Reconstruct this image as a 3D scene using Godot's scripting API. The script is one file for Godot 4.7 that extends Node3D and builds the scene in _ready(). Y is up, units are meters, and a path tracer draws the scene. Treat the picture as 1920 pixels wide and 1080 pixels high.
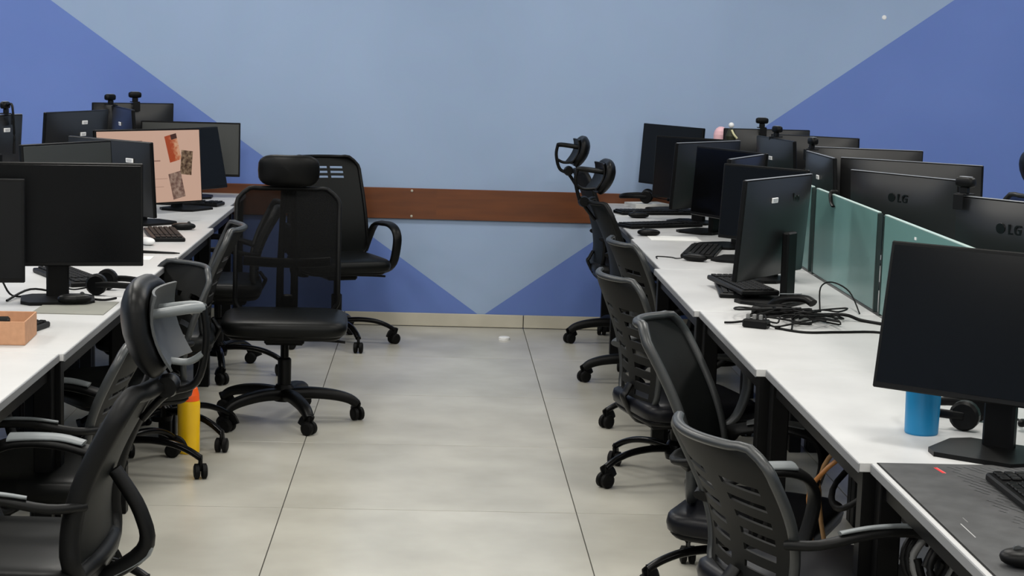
extends Node3D

const WALL_Z := -10.402
const TILE := 1.0445
const TILE_X := 0.5256
const DESK_Y := 0.75
const CEIL := 3.0
const LEFT := -4.4
const RIGHT := 4.7
const BACK := 3.2

var M := {}
var used := {}
var rng := RandomNumberGenerator.new()

# ------------------------------------------------------------------ naming and tagging
func numbered(called: String) -> String:
	if not used.has(called):
		used[called] = 0
		return called
	used[called] += 1
	return "%s_%03d" % [called, used[called]]

func tag(o: Node3D, label: String, category: String, group := "") -> Node3D:
	o.set_meta("label", label)
	o.set_meta("category", category)
	if group != "":
		o.set_meta("group", group)
	return o

func thing(called: String, label: String, category: String, at := Vector3.ZERO, turn := 0.0, group := "") -> Node3D:
	var o := Node3D.new()
	o.name = numbered(called)
	add_child(o)
	o.position = at
	o.rotation.y = deg_to_rad(turn)
	return tag(o, label, category, group)

func mesh_of(st: SurfaceTool, m: Material) -> ArrayMesh:
	st.generate_normals()
	var am := st.commit()
	am.surface_set_material(0, m)
	return am

func part(called: String, st: SurfaceTool, m: Material, parent: Node) -> MeshInstance3D:
	return part_mesh(called, mesh_of(st, m), parent)

func part_mesh(called: String, am: Mesh, parent: Node) -> MeshInstance3D:
	var o := MeshInstance3D.new()
	o.name = numbered(called) if parent == self else called
	o.mesh = am
	parent.add_child(o, true)
	return o

func struct(called: String, st: SurfaceTool, m: Material) -> MeshInstance3D:
	var o := part(called, st, m, self)
	o.set_meta("kind", "structure")
	return o

# ------------------------------------------------------------------ shapes
func mb() -> SurfaceTool:
	var st := SurfaceTool.new()
	st.begin(Mesh.PRIMITIVE_TRIANGLES)
	return st

func quad(st: SurfaceTool, a: Vector3, b: Vector3, c: Vector3, d: Vector3):
	for p in [a, c, b, a, d, c]:
		st.add_vertex(p)

func tri(st: SurfaceTool, a: Vector3, b: Vector3, c: Vector3):
	st.add_vertex(a)
	st.add_vertex(c)
	st.add_vertex(b)

# chamfered box, centre c, full size s
func box(st: SurfaceTool, c: Vector3, s: Vector3, ch := 0.002, xf := Transform3D.IDENTITY):
	st.set_smooth_group(-1)
	var h := s * 0.5
	ch = minf(ch, minf(h.x, minf(h.y, h.z)) * 0.6)
	var P := func(sx: int, sy: int, sz: int, axis: int) -> Vector3:
		var v := Vector3(h.x * sx, h.y * sy, h.z * sz)
		if axis != 0: v.x -= ch * sx
		if axis != 1: v.y -= ch * sy
		if axis != 2: v.z -= ch * sz
		return xf * (c + v)
	for s1 in [-1, 1]:
		var q := [[P.call(s1, -1, -1, 0), P.call(s1, 1, -1, 0), P.call(s1, 1, 1, 0), P.call(s1, -1, 1, 0)],
			[P.call(-1, s1, -1, 1), P.call(-1, s1, 1, 1), P.call(1, s1, 1, 1), P.call(1, s1, -1, 1)],
			[P.call(-1, -1, s1, 2), P.call(1, -1, s1, 2), P.call(1, 1, s1, 2), P.call(-1, 1, s1, 2)]]
		for f in q:
			if s1 > 0: quad(st, f[0], f[1], f[2], f[3])
			else: quad(st, f[3], f[2], f[1], f[0])
	for a in [-1, 1]:
		for b in [-1, 1]:
			var e1 := [P.call(a, b, -1, 0), P.call(a, b, 1, 0), P.call(a, b, 1, 1), P.call(a, b, -1, 1)]
			var e2 := [P.call(a, -1, b, 2), P.call(a, 1, b, 2), P.call(a, 1, b, 0), P.call(a, -1, b, 0)]
			var e3 := [P.call(-1, a, b, 1), P.call(1, a, b, 1), P.call(1, a, b, 2), P.call(-1, a, b, 2)]
			for e in [e1, e2, e3]:
				if a * b > 0: quad(st, e[3], e[2], e[1], e[0])
				else: quad(st, e[0], e[1], e[2], e[3])
	for a in [-1, 1]:
		for b in [-1, 1]:
			for d in [-1, 1]:
				if a * b * d > 0: tri(st, P.call(a, b, d, 0), P.call(a, b, d, 1), P.call(a, b, d, 2))
				else: tri(st, P.call(a, b, d, 2), P.call(a, b, d, 1), P.call(a, b, d, 0))

func smooth_path(pts: Array, sub := 5) -> PackedVector3Array:
	var out := PackedVector3Array()
	var n := pts.size()
	for i in n - 1:
		var p0: Vector3 = pts[maxi(i - 1, 0)]
		var p1: Vector3 = pts[i]
		var p2: Vector3 = pts[i + 1]
		var p3: Vector3 = pts[mini(i + 2, n - 1)]
		for k in sub:
			var t := float(k) / sub
			out.append(0.5 * (2.0 * p1 + (p2 - p0) * t + (2.0 * p0 - 5.0 * p1 + 4.0 * p2 - p3) * t * t + (3.0 * p1 - p0 - 3.0 * p2 + p3) * t * t * t))
	out.append(pts[n - 1])
	return out

# swept oval section; ra along "side", rb along the other axis; "up" fixes the side direction; taper scales the end
func sweep(st: SurfaceTool, path: PackedVector3Array, ra: float, rb: float, up := Vector3.UP, seg := 8, taper := 1.0, squareness := 1.0):
	st.set_smooth_group(1)
	var rings := []
	var n := path.size()
	for i in n:
		var t: Vector3 = (path[mini(i + 1, n - 1)] - path[maxi(i - 1, 0)]).normalized()
		var side := t.cross(up)
		if side.length() < 0.05:
			side = t.cross(Vector3(0.31, 0.2, 0.93))
		side = side.normalized()
		var other := side.cross(t).normalized()
		var k := lerpf(1.0, taper, float(i) / (n - 1))
		var ring := []
		for j in seg:
			var a := TAU * j / seg
			var ca := signf(cos(a)) * pow(absf(cos(a)), squareness)
			var sa := signf(sin(a)) * pow(absf(sin(a)), squareness)
			ring.append(path[i] + side * ca * ra * k + other * sa * rb * k)
		rings.append(ring)
	for i in n - 1:
		for j in seg:
			var j2 := (j + 1) % seg
			quad(st, rings[i][j], rings[i][j2], rings[i + 1][j2], rings[i + 1][j])
	st.set_smooth_group(-1)
	for j in range(1, seg - 1):
		tri(st, rings[0][0], rings[0][j + 1], rings[0][j])
		tri(st, rings[n - 1][0], rings[n - 1][j], rings[n - 1][j + 1])

func tube(st: SurfaceTool, pts: Array, r: float, seg := 8, sub := 5):
	sweep(st, smooth_path(pts, sub), r, r, Vector3.UP, seg)

# profile: array of Vector2(radius, height)
func lathe(st: SurfaceTool, profile: Array, seg := 20, xf := Transform3D.IDENTITY):
	for i in profile.size() - 1:
		st.set_smooth_group(10 + i)
		var a: Vector2 = profile[i]
		var b: Vector2 = profile[i + 1]
		for j in seg:
			var c0 := Vector3(cos(TAU * j / seg), 0, sin(TAU * j / seg))
			var c1 := Vector3(cos(TAU * (j + 1) / seg), 0, sin(TAU * (j + 1) / seg))
			var y0 := Vector3(0, a.y, 0)
			var y1 := Vector3(0, b.y, 0)
			if a.x < 1e-6: tri(st, xf * y0, xf * (c0 * b.x + y1), xf * (c1 * b.x + y1))
			elif b.x < 1e-6: tri(st, xf * (c0 * a.x + y0), xf * y1, xf * (c1 * a.x + y0))
			else: quad(st, xf * (c0 * a.x + y0), xf * (c0 * b.x + y1), xf * (c1 * b.x + y1), xf * (c1 * a.x + y0))

# cushion: superellipsoid with half sizes h
func pad(st: SurfaceTool, c: Vector3, h: Vector3, e1 := 0.45, e2 := 0.35, nu := 26, nv := 12, xf := Transform3D.IDENTITY):
	st.set_smooth_group(2)
	var f := func(a: float, b: float) -> Vector3:
		var cb := pow(maxf(cos(b), 0.0), e1)
		var sb := signf(sin(b)) * pow(absf(sin(b)), e1)
		var ca := signf(cos(a)) * pow(absf(cos(a)), e2)
		var sa := signf(sin(a)) * pow(absf(sin(a)), e2)
		return xf * (c + Vector3(h.x * cb * ca, h.y * sb, h.z * cb * sa))
	for i in nu:
		for j in nv:
			var a0 := TAU * i / nu
			var a1 := TAU * (i + 1) / nu
			var b0 := -PI / 2 + PI * j / nv
			var b1 := -PI / 2 + PI * (j + 1) / nv
			var A: Vector3 = f.call(a0, b0)
			var B: Vector3 = f.call(a0, b1)
			var C: Vector3 = f.call(a1, b1)
			var D: Vector3 = f.call(a1, b0)
			if j == 0: tri(st, A, B, C)
			elif j == nv - 1: tri(st, A, B, D)
			else: quad(st, A, B, C, D)

# thick curved sheet on a grid; at(u, v) gives the middle surface, hole(i, j) says which cells are open
func sheet(st: SurfaceTool, nu: int, nv: int, at: Callable, thick: float, hole = null):
	var grid := []
	for j in nv + 1:
		var row := []
		for i in nu + 1:
			row.append(at.call(-1.0 + 2.0 * i / nu, float(j) / nv))
		grid.append(row)
	var nrm := []
	for j in nv + 1:
		var row := []
		for i in nu + 1:
			var dx: Vector3 = grid[j][mini(i + 1, nu)] - grid[j][maxi(i - 1, 0)]
			var dy: Vector3 = grid[mini(j + 1, nv)][i] - grid[maxi(j - 1, 0)][i]
			row.append(dx.cross(dy).normalized() * thick * 0.5)
		nrm.append(row)
	var open := func(i: int, j: int) -> bool:
		if i < 0 or j < 0 or i >= nu or j >= nv: return true
		return hole != null and hole.call(i, j)
	for j in nv:
		for i in nu:
			if open.call(i, j): continue
			var a: Vector3 = grid[j][i]
			var b: Vector3 = grid[j][i + 1]
			var c: Vector3 = grid[j + 1][i + 1]
			var d: Vector3 = grid[j + 1][i]
			var na: Vector3 = nrm[j][i]
			var nb: Vector3 = nrm[j][i + 1]
			var nc: Vector3 = nrm[j + 1][i + 1]
			var nd: Vector3 = nrm[j + 1][i]
			st.set_smooth_group(3)
			quad(st, a + na, b + nb, c + nc, d + nd)
			st.set_smooth_group(4)
			quad(st, d - nd, c - nc, b - nb, a - na)
			st.set_smooth_group(-1)
			if open.call(i, j - 1): quad(st, a - na, b - nb, b + nb, a + na)
			if open.call(i, j + 1): quad(st, c - nc, d - nd, d + nd, c + nc)
			if open.call(i - 1, j): quad(st, d - nd, a - na, a + na, d + nd)
			if open.call(i + 1, j): quad(st, b - nb, c - nc, c + nc, b + nb)

# soft cushion bent along a surface at(u, v)
func bent_pad(st: SurfaceTool, at: Callable, thick: float, nu := 28, nv := 16):
	st.set_smooth_group(5)
	var grid := []
	for j in nv + 1:
		var row := []
		var b := -PI / 2 + PI * j / nv
		for i in nu + 1:
			var a := TAU * (i % nu) / nu
			var cb := pow(maxf(cos(b), 0.0), 0.55)
			var px := cb * signf(cos(a)) * pow(absf(cos(a)), 0.5)
			var py := cb * signf(sin(a)) * pow(absf(sin(a)), 0.5)
			var pz := signf(sin(b)) * pow(absf(sin(b)), 0.55)
			var v := 0.5 + 0.5 * py
			var p: Vector3 = at.call(px, v)
			var dx: Vector3 = at.call(px + 0.02, v) - at.call(px - 0.02, v)
			var dy: Vector3 = at.call(px, v + 0.02) - at.call(px, v - 0.02)
			row.append(p + dx.cross(dy).normalized() * pz * thick)
		grid.append(row)
	for j in nv:
		for i in nu:
			var A: Vector3 = grid[j][i]
			var B: Vector3 = grid[j][i + 1]
			var C: Vector3 = grid[j + 1][i + 1]
			var D: Vector3 = grid[j + 1][i]
			if j == 0: tri(st, A, C, D)
			elif j == nv - 1: tri(st, A, B, D)
			else: quad(st, A, B, C, D)

# flat polygon (x, y) pulled to thickness along z, from z0 to z1; convex, anticlockwise
func slab(st: SurfaceTool, poly: Array, z0: float, z1: float):
	st.set_smooth_group(-1)
	var n := poly.size()
	for i in range(1, n - 1):
		tri(st, Vector3(poly[0].x, poly[0].y, z1), Vector3(poly[i].x, poly[i].y, z1), Vector3(poly[i + 1].x, poly[i + 1].y, z1))
		tri(st, Vector3(poly[0].x, poly[0].y, z0), Vector3(poly[i + 1].x, poly[i + 1].y, z0), Vector3(poly[i].x, poly[i].y, z0))
	for i in n:
		var a: Vector2 = poly[i]
		var b: Vector2 = poly[(i + 1) % n]
		quad(st, Vector3(a.x, a.y, z0), Vector3(b.x, b.y, z0), Vector3(b.x, b.y, z1), Vector3(a.x, a.y, z1))

# ------------------------------------------------------------------ materials
func mat(key: String, c: Color, rough := 0.6, metal := 0.0) -> StandardMaterial3D:
	var m := StandardMaterial3D.new()
	m.albedo_color = c
	m.roughness = rough
	m.metallic = metal
	M[key] = m
	return m

func noise_tex(freq: float, a: Color, b: Color, seed_n: int, size := 512, oct := 4) -> NoiseTexture2D:
	var n := FastNoiseLite.new()
	n.noise_type = FastNoiseLite.TYPE_SIMPLEX_SMOOTH
	n.frequency = freq
	n.seed = seed_n
	n.fractal_octaves = oct
	var t := NoiseTexture2D.new()
	t.width = size
	t.height = size
	t.seamless = true
	t.noise = n
	var g := Gradient.new()
	g.set_color(0, a)
	g.set_color(1, b)
	t.color_ramp = g
	return t

func tri_planar(m: StandardMaterial3D, tex: Texture2D, scale: float):
	m.albedo_color = Color.WHITE
	m.albedo_texture = tex
	m.uv1_triplanar = true
	m.uv1_world_triplanar = true
	m.uv1_scale = Vector3.ONE * scale

func wood_image() -> ImageTexture:
	var n := FastNoiseLite.new()
	n.seed = 5
	n.frequency = 0.02
	n.fractal_octaves = 4
	var im := Image.create(512, 128, false, Image.FORMAT_RGB8)
	for y in 128:
		for x in 512:
			var v := n.get_noise_2d(x * 0.35, y * 5.0) * 0.5 + 0.5
			var w := n.get_noise_2d(x * 0.9 + 900, y * 1.4) * 0.5 + 0.5
			var c := Color(0.30, 0.15, 0.045).lerp(Color(0.44, 0.235, 0.085), clampf(v * 0.75 + w * 0.25, 0, 1))
			im.set_pixel(x, y, c)
	return ImageTexture.create_from_image(im)

func screen_image() -> ImageTexture:
	var im := Image.create(768, 448, false, Image.FORMAT_RGB8)
	var n := FastNoiseLite.new()
	n.seed = 11
	n.frequency = 0.02
	im.fill(Color(0.91, 0.75, 0.66))
	# three pinned photographs and a few pale lines of text
	var photos := [[560, 110, 46, 84, -0.22, 0], [660, 205, 44, 76, 0.12, 1], [580, 345, 48, 82, -0.2, 2]]
	for p in photos:
		for y in range(int(p[1]) - 110, int(p[1]) + 111):
			for x in range(int(p[0]) - 110, int(p[0]) + 111):
				if x < 0 or y < 0 or x >= 768 or y >= 448: continue
				var d := Vector2(x - p[0], y - p[1]).rotated(-p[4])
				if absf(d.x) < p[2] and absf(d.y) < p[3]:
					var v := n.get_noise_2d(x * 1.6 + 300 * p[5], y * 1.6) * 0.5 + 0.5
					var c: Color
					if p[5] == 0:
						c = Color(0.72, 0.30, 0.14).lerp(Color(0.92, 0.70, 0.55), clampf((d.x + 10) / 50.0 + (v - 0.5) * 1.4, 0, 1))
						if d.y < -52 and d.x > 0: c = Color(0.30, 0.17, 0.12)
					elif p[5] == 1:
						c = Color(0.25, 0.16, 0.10).lerp(Color(0.72, 0.62, 0.50), clampf(v * 1.5 - 0.3, 0, 1))
					else:
						c = Color(0.42, 0.30, 0.26).lerp(Color(0.80, 0.70, 0.62), clampf(v * 1.3 - 0.15 + absf(d.x) * -0.004, 0, 1))
					im.set_pixel(x, y, c)
	for r in [[330, 185, 130, 7], [330, 150, 60, 4], [360, 300, 150, 2], [360, 350, 120, 2], [90, 60, 240, 4], [90, 130, 180, 8]]:
		im.fill_rect(Rect2i(r[0], r[1], r[2], r[3]), Color(0.62, 0.47, 0.40))
	return ImageTexture.create_from_image(im)

func mat_image() -> ImageTexture:
	# printed desk mat: rows of small slanted cells, a red streak and a pale line
	var im := Image.create(768, 1536, false, Image.FORMAT_RGB8)
	var n := FastNoiseLite.new()
	n.seed = 21
	n.frequency = 0.006
	var fine := FastNoiseLite.new()
	fine.seed = 3
	fine.frequency = 0.6
	for y in 1536:
		for x in 768:
			var base := 0.24 + 0.05 * n.get_noise_2d(x, y) + 0.03 * fine.get_noise_2d(x, y)
			im.set_pixel(x, y, Color(base, base * 1.01, base * 1.03))
	for row in 40:
		for col in 16:
			var cx := 250 + col * 32 + (16 if row % 2 else 0)
			var cy := 60 + row * 36
			if n.get_noise_2d(cx * 1.2 + 77, cy * 1.2) < -0.22: continue
			for k in 27:
				for w in 14:
					var px := cx + k * 0.7
					var py := cy - 10 + k
					if px + w < 768 and py >= 0 and py < 1536:
						var lite := w > 10
						im.set_pixel(int(px) + w, int(py), Color(0.38, 0.39, 0.40) if lite else Color(0.03, 0.035, 0.04))
	for k in 90:
		for w in 15:
			im.set_pixel(198 + w + int(k * 0.12), 62 + k, Color(0.80, 0.12, 0.13) if w < 11 else Color(0.92, 0.45, 0.45))
	for k in 170:
		for w in 4:
			im.set_pixel(64 + w, 880 + k, Color(0.62, 0.62, 0.62))
	for k in 60:
		for w in 3:
			im.set_pixel(95 + w, 800 + k, Color(0.45, 0.45, 0.45))
	return ImageTexture.create_from_image(im)

func make_materials():
	tri_planar(mat("wall_light", Color.WHITE, 0.62), noise_tex(0.004, Color(0.545, 0.625, 0.74), Color(0.57, 0.65, 0.765), 1), 0.35)
	tri_planar(mat("wall_blue", Color.WHITE, 0.6), noise_tex(0.004, Color(0.35, 0.45, 0.705), Color(0.38, 0.48, 0.73), 2), 0.35)
	mat("wall_white", Color(0.80, 0.81, 0.82), 0.8)
	mat("ceiling", Color(0.86, 0.86, 0.85), 0.9)
	tri_planar(mat("tile", Color.WHITE, 0.24), noise_tex(0.008, Color(0.665, 0.655, 0.615), Color(0.74, 0.73, 0.69), 4), 0.5)
	tri_planar(mat("tile2", Color.WHITE, 0.27), noise_tex(0.008, Color(0.65, 0.64, 0.60), Color(0.725, 0.715, 0.675), 8), 0.5)
	mat("grout", Color(0.27, 0.26, 0.24), 0.9)
	tri_planar(mat("skirting", Color.WHITE, 0.35), noise_tex(0.01, Color(0.70, 0.68, 0.62), Color(0.76, 0.74, 0.68), 6), 0.6)
	var w := mat("wood", Color.WHITE, 0.45)
	w.albedo_texture = wood_image()
	w.uv1_triplanar = true
	w.uv1_world_triplanar = true
	w.uv1_scale = Vector3(0.45, 1.6, 1.0)
	mat("screw", Color(0.75, 0.73, 0.68), 0.35, 0.9)
	tri_planar(mat("desk", Color.WHITE, 0.42), noise_tex(0.01, Color(0.715, 0.715, 0.715), Color(0.75, 0.75, 0.75), 9), 0.8)
	mat("desk_edge", Color(0.47, 0.475, 0.485), 0.55)
	mat("metal_black", Color(0.055, 0.056, 0.058), 0.45, 0.3)
	var g := mat("glass_panel", Color(0.395, 0.545, 0.535, 0.94), 0.3)
	g.transparency = BaseMaterial3D.TRANSPARENCY_ALPHA
	mat("panel_rim", Color(0.72, 0.80, 0.78), 0.3)
	mat("rail_green", Color(0.06, 0.14, 0.13), 0.4)
	mat("housing", Color(0.035, 0.036, 0.037), 0.42)
	mat("back_cover", Color(0.090, 0.091, 0.094), 0.36)
	mat("screen", Color(0.022, 0.024, 0.028), 0.17)
	mat("screen_matte", Color(0.05, 0.055, 0.06), 0.35)
	mat("screen_grey_sheen", Color(0.17, 0.18, 0.175), 0.45)  # flat grey stands in for a reflection on the screen
	mat("trim", Color(0.50, 0.51, 0.53), 0.35)  # pale tone of the painted glint on monitor tops; webcam plates share it
	mat("logo", Color(0.028, 0.028, 0.03), 0.3)
	mat("sticker", Color(0.86, 0.86, 0.86), 0.6)
	mat("sticker_print", Color(0.35, 0.36, 0.38), 0.7)
	mat("plastic", Color(0.032, 0.033, 0.034), 0.42)
	mat("plastic_soft", Color(0.050, 0.052, 0.054), 0.5)
	mat("plastic_grey", Color(0.20, 0.21, 0.215), 0.45)
	mat("frame_grey", Color(0.16, 0.17, 0.175), 0.4)
	mat("shell_grey", Color(0.052, 0.055, 0.054), 0.62)
	mat("silver", Color(0.40, 0.42, 0.43), 0.45, 0.0)
	mat("chrome", Color(0.70, 0.70, 0.70), 0.2, 1.0)
	mat("black_metal", Color(0.04, 0.04, 0.042), 0.22, 0.4)
	mat("leather", Color(0.030, 0.036, 0.036), 0.42)
	mat("leather_navy", Color(0.050, 0.053, 0.072), 0.36)
	mat("fabric", Color(0.045, 0.047, 0.05), 0.85)
	var ms := mat("mesh_cloth", Color(0.020, 0.022, 0.024, 0.58), 0.8)
	ms.transparency = BaseMaterial3D.TRANSPARENCY_ALPHA
	mat("mesh_dark", Color(0.030, 0.040, 0.040), 0.55)
	mat("rubber", Color(0.03, 0.03, 0.03), 0.6)
	mat("key", Color(0.042, 0.043, 0.046), 0.5)
	mat("kb_body", Color(0.055, 0.056, 0.06), 0.45)
	mat("cable", Color(0.03, 0.03, 0.032), 0.5)
	mat("cable_grey", Color(0.42, 0.42, 0.42), 0.5)
	mat("cable_tan", Color(0.46, 0.34, 0.20), 0.5)
	mat("cable_orange", Color(0.56, 0.36, 0.15), 0.5)
	mat("white_plastic", Color(0.88, 0.88, 0.88), 0.45)
	mat("paper", Color(0.85, 0.85, 0.84), 0.8)
	mat("pad_grey", Color(0.50, 0.50, 0.47), 0.7)
	mat("blue_cup", Color(0.03, 0.47, 0.67), 0.4)
	mat("yellow", Color(0.93, 0.74, 0.06), 0.35)
	mat("orange", Color(0.95, 0.36, 0.07), 0.4)
	tri_planar(mat("cardboard", Color.WHITE, 0.85), noise_tex(0.03, Color(0.66, 0.49, 0.37), Color(0.73, 0.55, 0.42), 12), 2.0)
	mat("pink", Color(0.90, 0.72, 0.75), 0.5)
	mat("red", Color(0.65, 0.10, 0.08), 0.5)
	mat("plant_green", Color(0.12, 0.13, 0.05), 0.7)
	mat("cream", Color(0.80, 0.78, 0.62), 0.5)
	mat("sensor", Color(0.12, 0.05, 0.06), 0.3)
	for k in ["housing", "screen", "screen_matte", "plastic", "plastic_soft", "leather", "leather_navy", "fabric", "mesh_cloth", "mesh_dark", "shell_grey", "rubber", "key", "kb_body", "cable", "metal_black", "black_metal"]:
		M[k].metallic_specular = 0.28
	var e := mat("lamp", Color(0.95, 0.95, 0.95), 0.6)
	e.emission_enabled = true
	e.emission = Color(0.96, 0.98, 1.0)
	e.emission_energy_multiplier = 1.2
	mat("lamp_frame", Color(0.85, 0.85, 0.85), 0.5)
	var sc := mat("lit_screen", Color(0.02, 0.02, 0.02), 0.3)
	var st := screen_image()
	sc.emission_enabled = true
	sc.emission = Color.BLACK
	sc.emission_texture = st
	sc.emission_energy_multiplier = 0.62
	var dm := mat("desk_mat", Color.WHITE, 0.75)
	dm.albedo_texture = mat_image()

# ------------------------------------------------------------------ room
func wall_box(called: String, a: Vector3, b: Vector3, m: Material) -> MeshInstance3D:
	var st := mb()
	box(st, (a + b) * 0.5, (b - a).abs(), 0.0005)
	return struct(called, st, m)

func build_room():
	var t := 0.15
	var floor_node := wall_box("floor", Vector3(LEFT - t, -0.2, WALL_Z - t), Vector3(RIGHT + t, -0.004, BACK + t), M.grout)
	# floor tiles, each its own piece, laid with a 4 mm joint
	var base_st := mb()
	box(base_st, Vector3.ZERO, Vector3(TILE - 0.004, 0.012, TILE - 0.004), 0.0003)
	var tile_meshes := [mesh_of(base_st, M.tile)]
	var base2 := mb()
	box(base2, Vector3.ZERO, Vector3(TILE - 0.004, 0.012, TILE - 0.004), 0.0003)
	tile_meshes.append(mesh_of(base2, M.tile2))
	var x := TILE_X + TILE * 0.5 - TILE * 6
	while x - TILE * 0.5 < RIGHT:
		var z := WALL_Z + TILE * 0.5
		while z - TILE * 0.5 < BACK:
			var x0 := maxf(x - TILE * 0.5, LEFT)
			var x1 := minf(x + TILE * 0.5, RIGHT)
			var z1 := minf(z + TILE * 0.5, BACK)
			var w := x1 - x0
			var d := z1 - (z - TILE * 0.5)
			if w > 0.03 and d > 0.03:
				if w > TILE - 0.01 and d > TILE - 0.01:
					var o := part_mesh("floor_tile", tile_meshes[rng.randi() % 2], floor_node)
					o.position = Vector3(x, -0.006, z)
				else:
					var st := mb()
					box(st, Vector3((x0 + x1) * 0.5, -0.006, z - TILE * 0.5 + d * 0.5), Vector3(w - 0.004, 0.012, d - 0.004), 0.0003)
					part("floor_tile", st, M.tile, floor_node)
			z += TILE
		x += TILE
	wall_box("ceiling", Vector3(LEFT - t, CEIL, WALL_Z - t), Vector3(RIGHT + t, CEIL + t, BACK + t), M.ceiling)
	wall_box("wall_left", Vector3(LEFT - t, -0.004, WALL_Z), Vector3(LEFT, CEIL, BACK), M.wall_light)
	wall_box("wall_right", Vector3(RIGHT, -0.004, WALL_Z), Vector3(RIGHT + t, CEIL, BACK), M.wall_light)
	wall_box("wall_rear", Vector3(LEFT - t, -0.004, BACK), Vector3(RIGHT + t, CEIL, BACK + t), M.wall_white)
	var wb := wall_box("wall_back", Vector3(LEFT - t, -0.004, WALL_Z - t), Vector3(RIGHT + t, CEIL, WALL_Z - 0.002), M.wall_blue)
	# painted fields of the far wall: a pale inverted triangle between two blue ones
	var y0 := 0.078
	var lx0 := 0.239 - (y0 - 0.09) * 1.4165
	var lx1 := 0.239 - (CEIL - 0.09) * 1.4165
	var rx0 := 0.317 + (y0 - 0.092) * 1.402
	var rx1 := 0.317 + (CEIL - 0.092) * 1.402
	var p := mb()
	slab(p, [Vector2(lx0, y0), Vector2(rx0, y0), Vector2(rx1, CEIL), Vector2(lx1, CEIL)], WALL_Z - 0.002, WALL_Z)
	part("painted_triangle", p, M.wall_light, wb).set_meta("label", "pale grey-blue painted triangle")
	p = mb()
	slab(p, [Vector2(LEFT, y0), Vector2(lx0, y0), Vector2(lx1, CEIL), Vector2(LEFT, CEIL)], WALL_Z - 0.002, WALL_Z)
	part("painted_field", p, M.wall_blue, wb)
	p = mb()
	slab(p, [Vector2(rx0, y0), Vector2(RIGHT, y0), Vector2(RIGHT, CEIL), Vector2(rx1, CEIL)], WALL_Z - 0.002, WALL_Z)
	part("painted_field", p, M.wall_blue, wb)
	# wall plug high on the right
	p = mb()
	lathe(p, [Vector2(0, 0.004), Vector2(0.011, 0.003), Vector2(0.014, 0)], 14, Transform3D(Basis(Vector3.RIGHT, PI / 2), Vector3(2.558, 1.865, WALL_Z)))
	part("wall_plug", p, M.white_plastic, wb)
	# tiled skirting
	var sk := mb()
	box(sk, Vector3((LEFT + RIGHT) * 0.5, 0.038, WALL_Z + 0.002), Vector3(RIGHT - LEFT, 0.070, 0.004), 0.0005)
	var skn := struct("baseboard_back", sk, M.grout)
	x = TILE_X - TILE * 5
	while x < RIGHT:
		var a := maxf(x, LEFT)
		var b := minf(x + TILE, RIGHT)
		if b - a > 0.05:
			var st := mb()
			box(st, Vector3((a + b) * 0.5, 0.0405, WALL_Z + 0.007), Vector3(b - a - 0.005, 0.075, 0.012), 0.002)
			part("skirting_tile", st, M.skirting, skn)
		x += TILE
	# wooden rail with paired screws
	var rl := mb()
	box(rl, Vector3(0.1, 0.7175, WALL_Z + 0.009), Vector3(8.4, 0.178, 0.018), 0.002)
	var rail := struct("trim_1", rl, M.wood)
	for sx in [-2.58, -1.361, -0.1425, 1.076, 2.295]:
		for sy in [0.645, 0.792]:
			var st := mb()
			lathe(st, [Vector2(0.008, 0), Vector2(0.007, 0.003), Vector2(0, 0.004)], 12, Transform3D(Basis(Vector3.RIGHT, PI / 2), Vector3(sx, sy, WALL_Z + 0.018)))
			part("screw", st, M.screw, rail)

func build_lights():
	# square light panels let into the ceiling
	for px in LAMP_X:
		for pz in LAMP_Z:
			var t := thing("ceiling_light", "square white panel light set flush in the ceiling", "ceiling light", Vector3(px, CEIL, pz), 0, "panel lights in the ceiling")
			var f := mb()
			for s in [-1, 1]:
				box(f, Vector3(s * 0.305, -0.006, 0), Vector3(0.02, 0.012, 0.63), 0.002)
				box(f, Vector3(0, -0.006, s * 0.305), Vector3(0.59, 0.012, 0.02), 0.002)
			part("frame", f, M.lamp_frame, t)
			var d := mb()
			box(d, Vector3(0, -0.003, 0), Vector3(0.59, 0.006, 0.59), 0.001)
			part("diffuser", d, M.lamp, t)
			var l := AreaLight3D.new()
			l.name = "panel_glow"
			l.area_size = Vector2(0.58, 0.58)
			l.light_color = Color(1.0, 0.985, 0.955)
			l.light_energy = LAMP_POWER * (LAMP_FAR if pz < -8.0 else 1.0) * (LAMP_LEFT if px < 0.0 else LAMP_RIGHT)
			l.area_range = 20.0
			l.shadow_enabled = true
			t.add_child(l)
			l.position = Vector3(0, -0.02, 0)
			l.rotation.x = -PI / 2

const LAMP_X := [-3.2, -1.05, 1.1, 3.25]
const LAMP_Z := [1.4, -1.2, -3.8, -6.4, -9.0]
const LAMP_POWER := 3.2
const LAMP_FAR := 0.72
const LAMP_LEFT := 1.14
const LAMP_RIGHT := 0.92

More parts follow.
